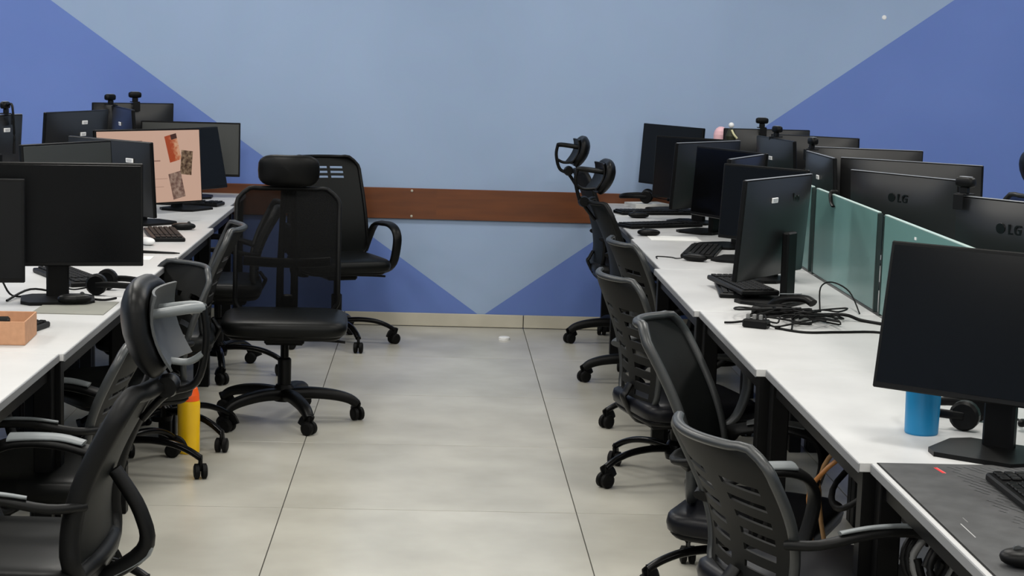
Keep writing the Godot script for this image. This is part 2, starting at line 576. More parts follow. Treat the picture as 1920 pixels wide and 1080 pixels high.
# ------------------------------------------------------------------ desks
func desk(side: int, front: float, depth: float, z0: float, z1: float, label: String, group: String, dark_panel := false):
	# side -1: sitter on the +x side (left block); side 1: sitter on the -x side
	var zc := (z0 + z1) * 0.5
	var len := absf(z1 - z0) - 0.004
	var xc := front + side * depth * 0.5
	var t := thing("desk", label, "desk", Vector3(xc, 0, zc), 0, group)
	var st := mb()
	box(st, Vector3(0, DESK_Y - 0.011, 0), Vector3(depth, 0.022, len), 0.0015)
	part("desktop", st, M.desk, t)
	var ed := mb()
	box(ed, Vector3(-side * (depth * 0.5 + 0.001), DESK_Y - 0.0125, 0), Vector3(0.004, 0.021, len), 0.001)
	part("edge_band", ed, M.desk_edge, t)
	var fx := -side * (depth * 0.5 - 0.035)
	var bx := side * (depth * 0.5 - 0.03)
	st = mb()
	box(st, Vector3(fx, DESK_Y - 0.047, 0), Vector3(0.03, 0.05, len - 0.09), 0.002)
	part("front_rail", st, M.metal_black, t)
	st = mb()
	box(st, Vector3(bx, DESK_Y - 0.047, 0), Vector3(0.03, 0.05, len - 0.09), 0.002)
	part("rear_rail", st, M.metal_black, t)
	for s in [-1, 1]:
		var ez: float = s * (len * 0.5 - 0.027)
		st = mb()
		box(st, Vector3(fx, (DESK_Y - 0.022) * 0.5, ez), Vector3(0.05, DESK_Y - 0.022, 0.05), 0.003)
		part("leg", st, M.metal_black, t)
		st = mb()
		box(st, Vector3(bx, (DESK_Y - 0.022) * 0.5, ez), Vector3(0.05, DESK_Y - 0.022, 0.05), 0.003)
		part("leg", st, M.metal_black, t)
		st = mb()
		box(st, Vector3((fx + bx) * 0.5, DESK_Y - 0.047, ez), Vector3(absf(fx - bx) - 0.05, 0.05, 0.03), 0.002)
		part("side_rail", st, M.metal_black, t)
	if dark_panel:  # dark panel added to blacken the space under the desk
		st = mb()
		box(st, Vector3(side * (depth * 0.5 - 0.075), 0.45, 0), Vector3(0.016, 0.46, len - 0.11), 0.002)
		part("added_dark_panel", st, M.metal_black, t)

const CUTS := [-1.6, -2.72, -3.875, -5.025, -6.15, -7.32, -8.46, -9.60, -10.385]
const PX := 1.557

func build_desks():
	var rf := [0.985, 0.982, 0.955, 0.925, 0.905, 0.93, 0.945, 0.965]
	var lf := [-1.05, -1.045, -1.05, -1.036, -1.055, -1.045, -1.075, -1.10]

	for i in CUTS.size() - 1:
		desk(1, rf[i], PX - 0.012 - rf[i], CUTS[i + 1], CUTS[i], ["white desk with black frame beside the desk mat, right of the aisle", "white desk on black legs carrying the dark printed desk mat", "white desk on black legs holding the blue cup", "white desk on black legs with bare top before the cable tangle", "white desk on black legs below the monitor turned back with a white sticker", "white desk on black legs holding the lone black mouse", "white desk on black legs with a keyboard and mouse close together", "white desk on black legs touching the wooden wall rail, right block"][i], "desks right of the aisle", i != 2)
		desk(-1, lf[i], 1.662 + lf[i], CUTS[i + 1], CUTS[i], ["white desk with black frame at the open end of the left block", "white desk on black legs next to the cardboard box desk, open end", "white desk on black legs in front of the cardboard box", "white desk on black legs holding cardboard box and grey mouse pad", "white desk on black legs holding the black headset", "white desk on black legs with the dark pen near its edge", "white desk on black legs below the lit photo screen", "white desk on black legs touching the wooden wall rail, left block"][i], "desks left of the aisle", true)
	for i in range(2, CUTS.size() - 1):
		desk(-1, PX + 0.012 + 0.60, 0.60, CUTS[i + 1], CUTS[i], "white desk on the far side of the green glass screen", "desks behind the green glass", true)
		desk(1, -2.27, 0.60, CUTS[i + 1], CUTS[i], "white desk on the far side of the left block", "far desks of the left block", true)

func build_partitions():
	var labels := ["green frosted glass divider beside the blue cup", "green frosted glass divider with a pale spot near its top", "green frosted glass divider with a black clip over its top", "green frosted glass divider behind the lone mouse desk", "green frosted glass divider behind the paired keyboard and mouse", "green frosted glass divider touching the far wall"]
	for i in range(2, CUTS.size() - 1):
		var z1: float = CUTS[i] - 0.045 - (0.02 if i == 4 else 0.0)
		var z0: float = CUTS[i + 1] + 0.045
		if i == 3: z0 = -6.135
		if i == 4: z1 = -6.235
		var t := thing("glass_divider", labels[i - 2], "divider", Vector3(PX, DESK_Y, (z0 + z1) * 0.5), 0, "glass dividers of the right block")
		var st := mb()
		box(st, Vector3(0, 0.178, 0), Vector3(0.012, 0.345, z1 - z0), 0.002)
		part("glass_panel", st, M.glass_panel, t)
		st = mb()
		box(st, Vector3(0, 0.3525, 0), Vector3(0.013, 0.004, z1 - z0), 0.001)
		part("top_edge", st, M.panel_rim, t)
		for s in [-1, 1]:
			st = mb()
			box(st, Vector3(0, 0.175, s * ((z1 - z0) * 0.5 + 0.008)), Vector3(0.016, 0.35, 0.014), 0.002)
			part("end_rail", st, M.rail_green, t)
		if i == 3:
			st = mb()
			box(st, Vector3(-0.007, 0.315, -0.12), Vector3(0.002, 0.009, 0.02), 0.0005)
			part("tape_spot", st, M.white_plastic, t)

# ------------------------------------------------------------------ monitors
# pose: centre of the panel's top edge and facing; local +z is the way the screen faces
func monitor(label: String, top: Vector3, turn: float, o := {}) -> Node3D:
	var w: float = o.get("w", 0.545)
	var h: float = o.get("h", 0.325)
	var tilt: float = deg_to_rad(o.get("tilt", 4.0))
	var t := thing("monitor", label, "monitor", Vector3(top.x, DESK_Y, top.z), turn, o.get("group", ""))
	var ty: float = top.y - DESK_Y
	var xf := Transform3D(Basis(Vector3.RIGHT, -tilt), Vector3(0, ty - h * 0.5 * cos(tilt), h * 0.5 * sin(tilt)))
	var st := mb()
	box(st, Vector3(0, 0, 0), Vector3(w, h, 0.018), 0.003)
	var hs := part("housing", st, M.housing, t)
	hs.transform = xf
	st = mb()
	box(st, Vector3(0, 0.002, 0.0085), Vector3(w - 0.016, h - 0.022, 0.003), 0.0005)
	if o.get("lit", false):
		st = mb()
		st.set_smooth_group(-1)
		var a := w * 0.5 - 0.008
		var b := h * 0.5 - 0.009
		var c := [Vector3(-a, -b, 0.0098), Vector3(a, -b, 0.0098), Vector3(a, b, 0.0098), Vector3(-a, b, 0.0098)]
		var uv := [Vector2(0, 1), Vector2(1, 1), Vector2(1, 0), Vector2(0, 0)]
		for k in [0, 2, 1, 0, 3, 2]:
			st.set_uv(uv[k])
			st.add_vertex(c[k])
		var s := part("screen", st, M.lit_screen, t)
		s.transform = xf
		s.set_meta("label", "lit peach screen showing three photographs")
		var l := AreaLight3D.new()
		l.name = "screen_glow"
		l.area_size = Vector2(w * 0.9, h * 0.9)
		l.light_color = Color(1.0, 0.82, 0.70)
		l.light_energy = 0.025
		l.area_range = 8.0
		l.shadow_enabled = true
		t.add_child(l)
		l.transform = xf * Transform3D(Basis(Vector3.UP, PI), Vector3(0, 0, 0.02))
	else:
		var s := part("screen", st, M[o.get("screen", "screen")], t)
		s.transform = xf
	# domed back cover
	st = mb()
	var f := func(u: float, v: float) -> Vector3:
		var q := 2.0 * v - 1.0
		var d := 0.010 + 0.034 * (1.0 - pow(absf(u), 3.0)) * (1.0 - pow(absf(q), 2.2))
		return Vector3(-u * (w * 0.5 - 0.004), q * (h * 0.5 - 0.004), -d)
	sheet(st, 16, 12, f, 0.002)
	var bc := part("back_cover", st, M.back_cover, t)
	bc.transform = xf
	if o.get("trim", false):  # pale strip: ceiling light caught by the top edge, put in as colour
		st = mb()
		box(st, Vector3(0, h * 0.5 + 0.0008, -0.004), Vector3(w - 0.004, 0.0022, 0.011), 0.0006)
		part("top_glint", st, M.trim, t).transform = xf
	for key in ["sticker", "sticker2"]:
		if not o.has(key): continue
		var s2: Vector2 = o[key]
		st = mb()
		var pos: Vector3 = f.call(s2.x, s2.y)
		box(st, pos + Vector3(0, 0, -0.0035), Vector3(0.046, 0.019, 0.005), 0.003)
		var sp := part("sticker", st, M.sticker, bc)
		sp.set_meta("label", "white sticker")
		st = mb()
		for k in 3:
			box(st, pos + Vector3(0, 0.004 - k * 0.004, -0.0062), Vector3(0.034 - k * 0.004, 0.0012, 0.0006), 0.0001)
		part("sticker_print", st, M.sticker_print, bc)
	if o.has("logo"):
		var tm := TextMesh.new()
		var fnt := SystemFont.new()
		fnt.font_names = PackedStringArray(["Droid Sans"])
		fnt.font_weight = 700
		fnt.font_italic = o.logo == "hp"
		tm.font = fnt
		tm.text = o.logo
		tm.font_size = 24
		tm.pixel_size = 0.0019
		tm.depth = 0.004
		tm.material = M.logo
		var lg := MeshInstance3D.new()
		lg.name = "logo"
		lg.mesh = tm
		bc.add_child(lg, true)
		var lp: Vector2 = o.get("logo_at", Vector2(0, 0.72))
		var pos2: Vector3 = f.call(lp.x, lp.y)
		lg.transform = Transform3D(Basis(Vector3.UP, PI), pos2 + Vector3(0, 0, -0.002))
		lg.set_meta("label", "dark raised logo")
		if o.logo == "LG":
			st = mb()
			lathe(st, [Vector2(0, 0.004), Vector2(0.017, 0.004), Vector2(0.018, 0)], 20, Transform3D(Basis(Vector3.RIGHT, -PI / 2), pos2 + Vector3(0.055, 0, 0)))
			part("logo_disc", st, M.logo, bc)
	# stand
	st = mb()
	var ny := ty - h * 0.55
	box(st, Vector3(0, ny * 0.5 + 0.005, -0.055), Vector3(0.075, ny, 0.028), 0.006)
	part("stand_neck", st, M.housing, t)
	st = mb()
	slab(st, [Vector2(-0.12, -0.07), Vector2(-0.09, -0.11), Vector2(0.09, -0.11), Vector2(0.12, -0.07), Vector2(0.12, 0.06), Vector2(0.085, 0.10), Vector2(-0.085, 0.10), Vector2(-0.12, 0.06)], 0.0, 0.011)
	var sb := part("stand_base", st, M[o.get("base", "housing")], t)
	sb.rotation.x = -PI / 2
	return t

func build_monitors():
	# right block, aisle side
	monitor("large black monitor turned toward the aisle above the blue cup", Vector3(1.281, 1.22, -3.985), -38, {"h": 0.345, "w": 0.53, "tilt": 11, "group": "aisle monitors of the right block"})
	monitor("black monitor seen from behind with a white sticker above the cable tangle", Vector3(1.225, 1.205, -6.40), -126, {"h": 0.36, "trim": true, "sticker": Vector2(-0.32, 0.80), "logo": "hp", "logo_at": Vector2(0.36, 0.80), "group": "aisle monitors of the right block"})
	monitor("black monitor angled to the aisle just behind the stickered monitor back", Vector3(1.30, 1.2, -7.06), -45, {"w": 0.40, "h": 0.30, "group": "aisle monitors of the right block"})
	monitor("black monitor seen edge-on with a painted glint along its top rim, beyond the lone mouse", Vector3(1.325, 1.2, -7.68), -117, {"trim": true, "w": 0.48, "group": "aisle monitors of the right block"})
	monitor("black monitor facing the aisle above the lone mouse and keyboard", Vector3(1.35, 1.2, -8.22), -64, {"group": "aisle monitors of the right block"})
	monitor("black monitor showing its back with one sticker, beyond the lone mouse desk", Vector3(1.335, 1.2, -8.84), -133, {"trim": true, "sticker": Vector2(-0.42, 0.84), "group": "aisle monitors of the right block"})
	monitor("black monitor wedged behind the stickered back near the far wall, right block", Vector3(1.345, 1.195, -9.33), -38, {"w": 0.48, "group": "aisle monitors of the right block"})
	monitor("dark blue-black monitor standing closest to the far wall, right block", Vector3(1.315, 1.225, -10.02), -60, {"screen": "screen_matte", "h": 0.34, "group": "aisle monitors of the right block"})
	# right block, far side: backs toward the aisle
	var g := "monitors behind the green glass"
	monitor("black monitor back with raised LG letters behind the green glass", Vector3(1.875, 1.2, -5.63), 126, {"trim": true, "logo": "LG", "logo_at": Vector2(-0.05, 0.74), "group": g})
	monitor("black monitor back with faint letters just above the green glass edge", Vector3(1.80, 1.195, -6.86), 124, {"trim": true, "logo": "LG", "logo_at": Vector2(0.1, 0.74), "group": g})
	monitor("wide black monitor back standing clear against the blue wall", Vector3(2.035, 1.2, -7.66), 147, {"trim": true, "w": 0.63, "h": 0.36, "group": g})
	monitor("black monitor back with a small webcam and a slanting painted glint on top", Vector3(1.72, 1.2, -8.02), 91, {"trim": true, "sticker": Vector2(0.4, 0.72), "group": g})
	monitor("black monitor back with a painted glint on top, third from the far wall behind glass", Vector3(2.06, 1.2, -8.60), 168, {"trim": true, "group": g})
	monitor("black monitor back with a sticker under a tilted webcam behind glass", Vector3(1.775, 1.2, -9.40), 100, {"sticker": Vector2(0.1, 0.7), "group": g})
	monitor("thin black monitor back cutting across the blue wall corner, behind glass", Vector3(2.06, 1.2, -9.78), 150, {"w": 0.5, "group": g})
	monitor("black monitor back carrying a square webcam at the far wall, behind glass", Vector3(1.86, 1.215, -10.14), 185, {"w": 0.5, "group": g})
	# left block, aisle side
	g = "aisle monitors of the left block"
	monitor("dark monitor standing behind the cardboard tray", Vector3(-1.555, 1.187, -5.62), 10, {"screen": "screen_matte", "base": "plastic_soft", "group": g})
	monitor("big black monitor above the grey mouse pad and headset", Vector3(-1.262, 1.215, -6.03), 12, {"w": 0.56, "h": 0.345, "group": g})
	monitor("monitor with a grey reflection painted on its screen peeking over the big black one", Vector3(-1.51, 1.2, -7.39), 61, {"screen": "screen_grey_sheen", "group": g})
	monitor("black monitor back with one sticker overlapping the lit photo screen", Vector3(-1.42, 1.19, -7.87), 140, {"sticker": Vector2(0.6, 0.76), "group": g})
	monitor("lit monitor with peach desktop and three photographs", Vector3(-1.375, 1.2, -8.60), 47, {"lit": true, "w": 0.62, "h": 0.36, "group": g})
	monitor("black monitor leaning back right beside the lit photo screen", Vector3(-1.30, 1.17, -9.35), 62, {"tilt": 12, "group": g})
	monitor("grey-screened monitor before the wall, beyond the lit photo screen", Vector3(-1.37, 1.17, -10.06), 3, {"screen": "screen_grey_sheen", "h": 0.30, "group": g})
	# left block, far side
	g = "far monitors of the left block"
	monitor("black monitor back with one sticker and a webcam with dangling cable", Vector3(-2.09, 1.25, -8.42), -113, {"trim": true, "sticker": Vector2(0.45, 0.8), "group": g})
	monitor("black monitor back with two stickers in front of the blue wall", Vector3(-1.82, 1.25, -9.17), -113, {"sticker": Vector2(0.1, 0.84), "sticker2": Vector2(0.0, 0.66), "group": g})
	monitor("blue-grey monitor back with a sticker beside the lit photo screen", Vector3(-1.69, 1.25, -9.75), 111, {"sticker": Vector2(0.3, 0.76), "group": g})
	monitor("black monitor back under a square webcam, farthest in the left block", Vector3(-1.70, 1.262, -10.13), -155, {"w": 0.46, "group": g})

func webcam(label: String, at: Vector3, turn: float, cable := false):
	var t := thing("webcam", label, "webcam", at, turn, "webcams on the monitors")
	var st := mb()
	pad(st, Vector3(0, 0.042, 0.0), Vector3(0.036, 0.017, 0.018), 0.5, 0.5, 18, 8)
	part("body", st, M.plastic, t)
	st = mb()
	lathe(st, [Vector2(0.011, 0), Vector2(0.010, 0.005), Vector2(0, 0.006)], 14, Transform3D(Basis(Vector3.RIGHT, PI / 2), Vector3(0, 0.042, 0.016)))
	part("lens", st, M.screen, t)
	st = mb()
	box(st, Vector3(0, 0.015, -0.004), Vector3(0.03, 0.022, 0.02), 0.003)
	box(st, Vector3(0, 0.003, 0.0), Vector3(0.045, 0.005, 0.045), 0.001)
	box(st, Vector3(0, -0.022, -0.0225), Vector3(0.04, 0.05, 0.004), 0.001, Transform3D(Basis(), Vector3(0, 0, -0.012)))
	part("clip", st, M.plastic_soft, t)
	st = mb()
	box(st, Vector3(0, 0.0595, 0.0), Vector3(0.04, 0.002, 0.02), 0.0008)
	part("top_plate", st, M.trim, t)
	if cable:
		st = mb()
		tube(st, [Vector3(0.01, 0.04, -0.016), Vector3(0.035, 0.05, -0.04), Vector3(0.06, 0.03, -0.055), Vector3(0.062, -0.04, -0.06), Vector3(0.055, -0.1, -0.06), Vector3(0.06, -0.18, -0.06)], 0.006, 6)
		part("cable", st, M.cable, t)

func build_webcams():
	webcam("black webcam on the monitor with raised LG letters", Vector3(1.735, 1.203, -5.83), 126)
	webcam("small webcam on the monitor with the slanting painted glint behind glass", Vector3(1.74, 1.203, -8.3), 100)
	webcam("tilted webcam over a sticker, behind the glass near the far wall", Vector3(1.79, 1.203, -9.46), 110)
	webcam("square webcam dark against the pale wall, at the far wall behind glass", Vector3(1.83, 1.22, -10.14), 185)
	webcam("webcam with a thick dangling cable, far side of the left block", Vector3(-2.03, 1.253, -8.55), -95, true)
	webcam("little blue-grey webcam next to the square one, left block", Vector3(-1.80, 1.253, -9.98), -120)
	webcam("square black webcam standing highest over the left block", Vector3(-1.69, 1.265, -10.13), -155)

# ------------------------------------------------------------------ chairs
func caster_mesh() -> Array:
	var w := mb()
	for s in [-1, 1]:
		var xf := Transform3D(Basis(Vector3.BACK, PI / 2), Vector3(s * 0.014, 0.029, 0))
		lathe(w, [Vector2(0, -0.011), Vector2(0.021, -0.011), Vector2(0.029, -0.007), Vector2(0.029, 0.007), Vector2(0.021, 0.011), Vector2(0, 0.011)], 18, xf)
	var h := mb()
	sweep(h, smooth_path([Vector3(0, 0.034, -0.034), Vector3(0, 0.056, -0.022), Vector3(0, 0.064, 0.0), Vector3(0, 0.058, 0.018)], 4), 0.027, 0.004, Vector3.RIGHT, 8)
	sweep(h, PackedVector3Array([Vector3(0, 0.055, 0), Vector3(0, 0.09, 0)]), 0.008, 0.008)
	return [mesh_of(w, M.rubber), mesh_of(h, M.plastic)]

var caster_parts := []

func five_star(t: Node3D, turn: float, plastic: bool):
	var st := mb()
	for k in 5:
		var a := deg_to_rad(turn) + TAU * k / 5.0
		var d := Vector3(sin(a), 0, cos(a))
		var pts := []
		if plastic:
			pts = [d * 0.02 + Vector3(0, 0.118, 0), d * 0.12 + Vector3(0, 0.122, 0), d * 0.22 + Vector3(0, 0.112, 0), d * 0.285 + Vector3(0, 0.094, 0), d * 0.318 + Vector3(0, 0.07, 0)]
			sweep(st, smooth_path(pts, 4), 0.030, 0.027, Vector3.UP, 10, 0.7, 0.6)
		else:
			pts = [d * 0.02 + Vector3(0, 0.128, 0), d * 0.12 + Vector3(0, 0.134, 0), d * 0.21 + Vector3(0, 0.125, 0), d * 0.275 + Vector3(0, 0.103, 0), d * 0.318 + Vector3(0, 0.078, 0)]
			sweep(st, smooth_path(pts, 4), 0.019, 0.014, Vector3.UP, 10, 0.85)
	lathe(st, [Vector2(0, 0.085), Vector2(0.045, 0.088), Vector2(0.05, 0.11), Vector2(0.044, 0.145), Vector2(0.034, 0.16), Vector2(0, 0.16)], 18)
	part("base", st, M.plastic if plastic else M.black_metal, t)
	if caster_parts.is_empty():
		caster_parts = caster_mesh()
	for k in 5:
		var a := deg_to_rad(turn) + TAU * k / 5.0
		var c := part_mesh("caster", caster_parts[1], t)
		c.position = Vector3(sin(a), 0, cos(a)) * 0.318
		c.rotation.y = a + [0.6, -1.1, 2.0, 0.2, -0.5][k]
		part_mesh("wheels", caster_parts[0], c)

# o: top, bottom (heights of the back), wt, wb (half widths), lean, style, headrest, arms, base_turn, plastic, seat
func chair(label: String, at: Vector3, turn: float, o := {}) -> Node3D:
	var t := thing("office_chair", label, "office chair", at, turn, o.get("group", ""))
	var seat_y: float = o.get("seat_y", 0.46)
	var top: float = o.get("top", 0.84)
	var bot: float = o.get("bottom", seat_y - 0.01)
	var wt: float = o.get("wt", 0.235)
	var wb: float = o.get("wb", 0.19)
	var style: String = o.get("style", "slot")
	var z0: float = o.get("z0", -0.20)
	var lean: float = o.get("lean", 0.13)
	five_star(t, o.get("base_turn", 0.0), o.get("plastic", false))
	var st := mb()
	lathe(st, [Vector2(0, 0.12), Vector2(0.029, 0.12), Vector2(0.029, minf(0.27, seat_y - 0.12)), Vector2(0.024, minf(0.275, seat_y - 0.115))], 16)
	part("gas_lift_cover", st, M.plastic, t)
	st = mb()
	lathe(st, [Vector2(0.018, 0.15), Vector2(0.018, seat_y - 0.09), Vector2(0, seat_y - 0.09)], 14)
	part("gas_lift", st, M.black_metal, t)
	st = mb()
	box(st, Vector3(0, seat_y - 0.085, -0.02), Vector3(0.17, 0.05, 0.24), 0.01)
	sweep(st, smooth_path([Vector3(0.08, seat_y - 0.09, 0.04), Vector3(0.2, seat_y - 0.095, 0.05), Vector3(0.26, seat_y - 0.1, 0.05)], 3), 0.006, 0.006)
	part("tilt_mechanism", st, M.plastic, t)
	# seat
	st = mb()
	var sw: float = o.get("seat_w", 0.245)
	pad(st, Vector3(0, seat_y - 0.022, 0.02), Vector3(sw, 0.046, 0.235), 0.55, 0.32, 32, 12)
	part("seat", st, M[o.get("seat", "leather")], t)
	st = mb()
	pad(st, Vector3(0, seat_y - 0.058, 0.01), Vector3(sw - 0.02, 0.018, 0.215), 0.4, 0.32, 24, 6)
	part("seat_pan", st, M.plastic, t)
	# back
	var H := top - bot
	var surf := func(u: float, v: float) -> Vector3:
		var hw := lerpf(wb, wt, smoothstep(0.0, 0.75, v))
		if style == "taper":
			hw = lerpf(wb, wt, v)
		if v > 0.86:
			hw *= sqrt(maxf(1.0 - pow((v - 0.86) / 0.14, 2.6) * 0.42, 0.05))
		if v < 0.08:
			hw *= 0.86 + 0.14 * sqrt(v / 0.08)
		var curve: float = o.get("curve", 0.055)
		var zc := z0 + 0.045 * sin(v * 2.6) * (1.0 - v) - lean * v * v * 0.6 - lean * v * 0.4
		return Vector3(u * hw, bot + H * v, zc + curve * u * u * (0.45 + 0.55 * v))
	var fpts := []
	for k in 13: fpts.append(surf.call(1.0, k / 12.0))
	for k in range(1, 8): fpts.append(surf.call(1.0 - k / 4.0, 1.0))
	for k in 13: fpts.append(surf.call(-1.0, 1.0 - k / 12.0))
	for k in range(1, 7): fpts.append(surf.call(-1.0 + k / 3.5, 0.0))
	fpts.append(fpts[0])
	st = mb()
	var fr: float = o.get("rim", 0.013)
	sweep(st, smooth_path(fpts, 2), fr * 0.8, fr, Vector3(0, 0.3, 1), 8)
	part("back_frame", st, M[o.get("frame", "frame_grey")], t)
	st = mb()
	if style == "slot":
		var hole := func(i: int, j: int) -> bool:
			if j < 3 or j > 34 or (j - 3) % 5 > 1: return false
			return (i >= 3 and i <= 9) or (i >= 14 and i <= 20)
		sheet(st, 24, 46, surf, 0.006, hole)
		part("backrest", st, M.shell_grey, t)
	elif style == "taper":
		var hole2 := func(i: int, j: int) -> bool:
			return j in [33, 35, 37] and i >= 5 and i <= 18 and i % 5 != 4
		sheet(st, 24, 42, surf, 0.006, hole2 if o.get("slits", false) else null)
		part("backrest", st, M.mesh_dark, t)
	else:
		sheet(st, 16, 20, surf, 0.003)
		part("backrest", st, M.mesh_cloth, t)
		st = mb()
		# lumbar frame behind the net
		for s in [-1, 1]:
			sweep(st, smooth_path([surf.call(0.16 * s, 0.0) + Vector3(0, 0, -0.012), surf.call(0.14 * s, 0.3) + Vector3(0, 0, -0.03), surf.call(0.12 * s, 0.6) + Vector3(0, 0, -0.03), surf.call(0.12 * s, 0.98) + Vector3(0, 0, -0.012)], 4), 0.018, 0.007, Vector3(0, 0, 1), 8, 0.7)
		sweep(st, smooth_path([surf.call(-0.85, 0.42) + Vector3(0, 0, -0.02), surf.call(-0.3, 0.40) + Vector3(0, 0, -0.03), surf.call(0.3, 0.40) + Vector3(0, 0, -0.03), surf.call(0.85, 0.42) + Vector3(0, 0, -0.02)], 4), 0.012, 0.022, Vector3.UP, 8)
		part("lumbar_support", st, M.plastic, t)
	# bracket from the mechanism up the back
	st = mb()
	var reach: float = o.get("reach", 0.14)
	var bow: float = o.get("bow", 0.0)
	var bpts := [Vector3(0, seat_y - 0.09, -0.08), Vector3(0, seat_y - 0.085, -0.17), surf.call(0.0, 0.02) + Vector3(0, 0, -0.03 - bow), surf.call(0.0, reach * 0.5) + Vector3(0, 0, -0.025 - bow), surf.call(0.0, reach) + Vector3(0, 0, -0.008)]
	sweep(st, smooth_path(bpts, 5), 0.035, 0.011 + bow * 0.16, Vector3(0, 0.2, 1), 8, 0.75)
	var bk := part("back_bracket", st, M[o.get("bracket_mat", "plastic")], t)
	if bow > 0.0:
		st = mb()
		sweep(st, smooth_path([bpts[1].lerp(bpts[2], 0.35) + Vector3(0, -0.006, -0.014), bpts[2] + Vector3(0, -0.008, -0.012), bpts[2].lerp(bpts[3], 0.55) + Vector3(0, 0, -0.016)], 5), 0.031, 0.009, Vector3(0, 0.2, 1), 8, 0.5)
		part("grey_inlay", st, M.silver, bk)
	if o.get("arms", true):
		for s in [-1, 1]:
			st = mb()
			var ax := sw + 0.035
			var ay: float = o.get("arm_y", seat_y + 0.18)
			var back_pt: Vector3 = surf.call(0.97 * s, clampf((ay - o.get("arm_drop", 0.03) - bot) / H, 0.05, 0.7))
			var pts := [Vector3(s * (sw - 0.06), seat_y - 0.075, 0.03), Vector3(s * (ax - 0.03), seat_y - 0.07, 0.06), Vector3(s * ax, seat_y - 0.02, 0.115), Vector3(s * (ax + 0.008), seat_y + 0.09, 0.15), Vector3(s * (ax + 0.008), ay - 0.03, 0.135), Vector3(s * (ax + 0.004), ay, 0.075), Vector3(s * ax, ay + 0.002, -0.03), Vector3(s * (ax - 0.02), ay - 0.02, -0.14), back_pt + Vector3(0, 0, -0.012)]
			sweep(st, smooth_path(pts, 4), 0.013, o.get("arm_w", 0.026), Vector3(s * 1.0, 0.25, 0), 10, 0.85, 0.75)
			var arm := part("armrest", st, M[o.get("arm", "plastic_soft")], t)
			if o.get("accent", false):
				st = mb()
				var ap := [Vector3(s * (ax + 0.006), ay + 0.012, 0.09), Vector3(s * (ax + 0.003), ay + 0.0165, 0.03), Vector3(s * (ax + 0.001), ay + 0.016, -0.04), Vector3(s * (ax - 0.01), ay + 0.006, -0.10)]
				sweep(st, smooth_path(ap, 4), 0.007, 0.024, Vector3(s * 1.0, 0.25, 0), 8, 0.7)
				part("arm_pad", st, M.plastic_grey if o.get("accent_dark", false) else M.silver, arm)
	if o.get("headrest", false):
		var hy: float = o.get("head_y", top + 0.07)
		var hh: float = o.get("head_h", 0.16)
		var tb: Vector3 = surf.call(0.0, 1.0)
		var hz: float = tb.z + 0.03 + float(o.get("head_fwd", 0.0))
		var hw2: float = o.get("head_w", 0.14)
		st = mb()
		var hs := func(u: float, v: float) -> Vector3:
			var sh := sqrt(maxf(1.0 - pow(absf(2.0 * v - 1.0), 4.0) * 0.25, 0.0))
			var a := lerpf(-1.15, 0.55, v) * float(o.get("head_curl", 1.0))
			return Vector3(u * hw2 * sh, hy + hh * v, hz + 0.10 * cos(a) - 0.085 - 0.03 * u * u)
		bent_pad(st, hs, o.get("head_thick", 0.024))
		var hr := part("headrest", st, M[o.get("head", "plastic")], t)
		st = mb()
		var hb := func(u: float, v: float) -> Vector3:
			var q: Vector3 = hs.call(u * 0.86, 0.1 + 0.8 * v)
			return q + Vector3(0, 0, -0.003 - float(o.get("head_thick", 0.024)))
		sheet(st, 10, 8, hb, 0.006)
		part("rear_shell", st, M[o.get("shell", "plastic")], hr)
		st = mb()
		var pz := tb.z - 0.10 + float(o.get("head_fwd", 0.0)) * 0.8
		sweep(st, smooth_path([surf.call(0.0, 0.8) + Vector3(0, 0, -0.012), tb + Vector3(0, -0.02, -0.022), Vector3(0, top + 0.01, pz + 0.01), Vector3(0, hy + hh * 0.35, pz - 0.012), Vector3(0, hy + hh * 0.72, pz - 0.004)], 5), 0.016, 0.009, Vector3(0, 0.2, 1), 8)
		part("headrest_post", st, M.plastic, t)
		for s in [-1, 1]:
			st = mb()
			tube(st, [Vector3(s * 0.004, hy + hh * 0.70, pz - 0.004), Vector3(s * 0.03, hy + hh * 0.70, pz + 0.03), Vector3(s * 0.05, hy + hh * 0.62, hz + 0.0)], 0.0115)
			part("headrest_strut", st, M[o.get("bracket", "plastic")], t)
		st = mb()
		sweep(st, smooth_path([Vector3(0, hy + hh * 0.2, pz - 0.006), Vector3(0, hy + hh * 0.1, pz + 0.03), hs.call(0.0, 0.12) + Vector3(0, 0, -0.02)], 4), 0.02, 0.008, Vector3(0, 0.2, 1), 8)
		part("headrest_bracket", st, M[o.get("bracket", "plastic")], t)
		st = mb()
		lathe(st, [Vector2(0, -0.03), Vector2(0.024, -0.03), Vector2(0.028, 0), Vector2(0.024, 0.03), Vector2(0, 0.03)], 14, Transform3D(Basis(Vector3.BACK, PI / 2), tb + Vector3(0, 0.0, -0.025)))
		part("pivot_knob", st, M.plastic, t)
	return t

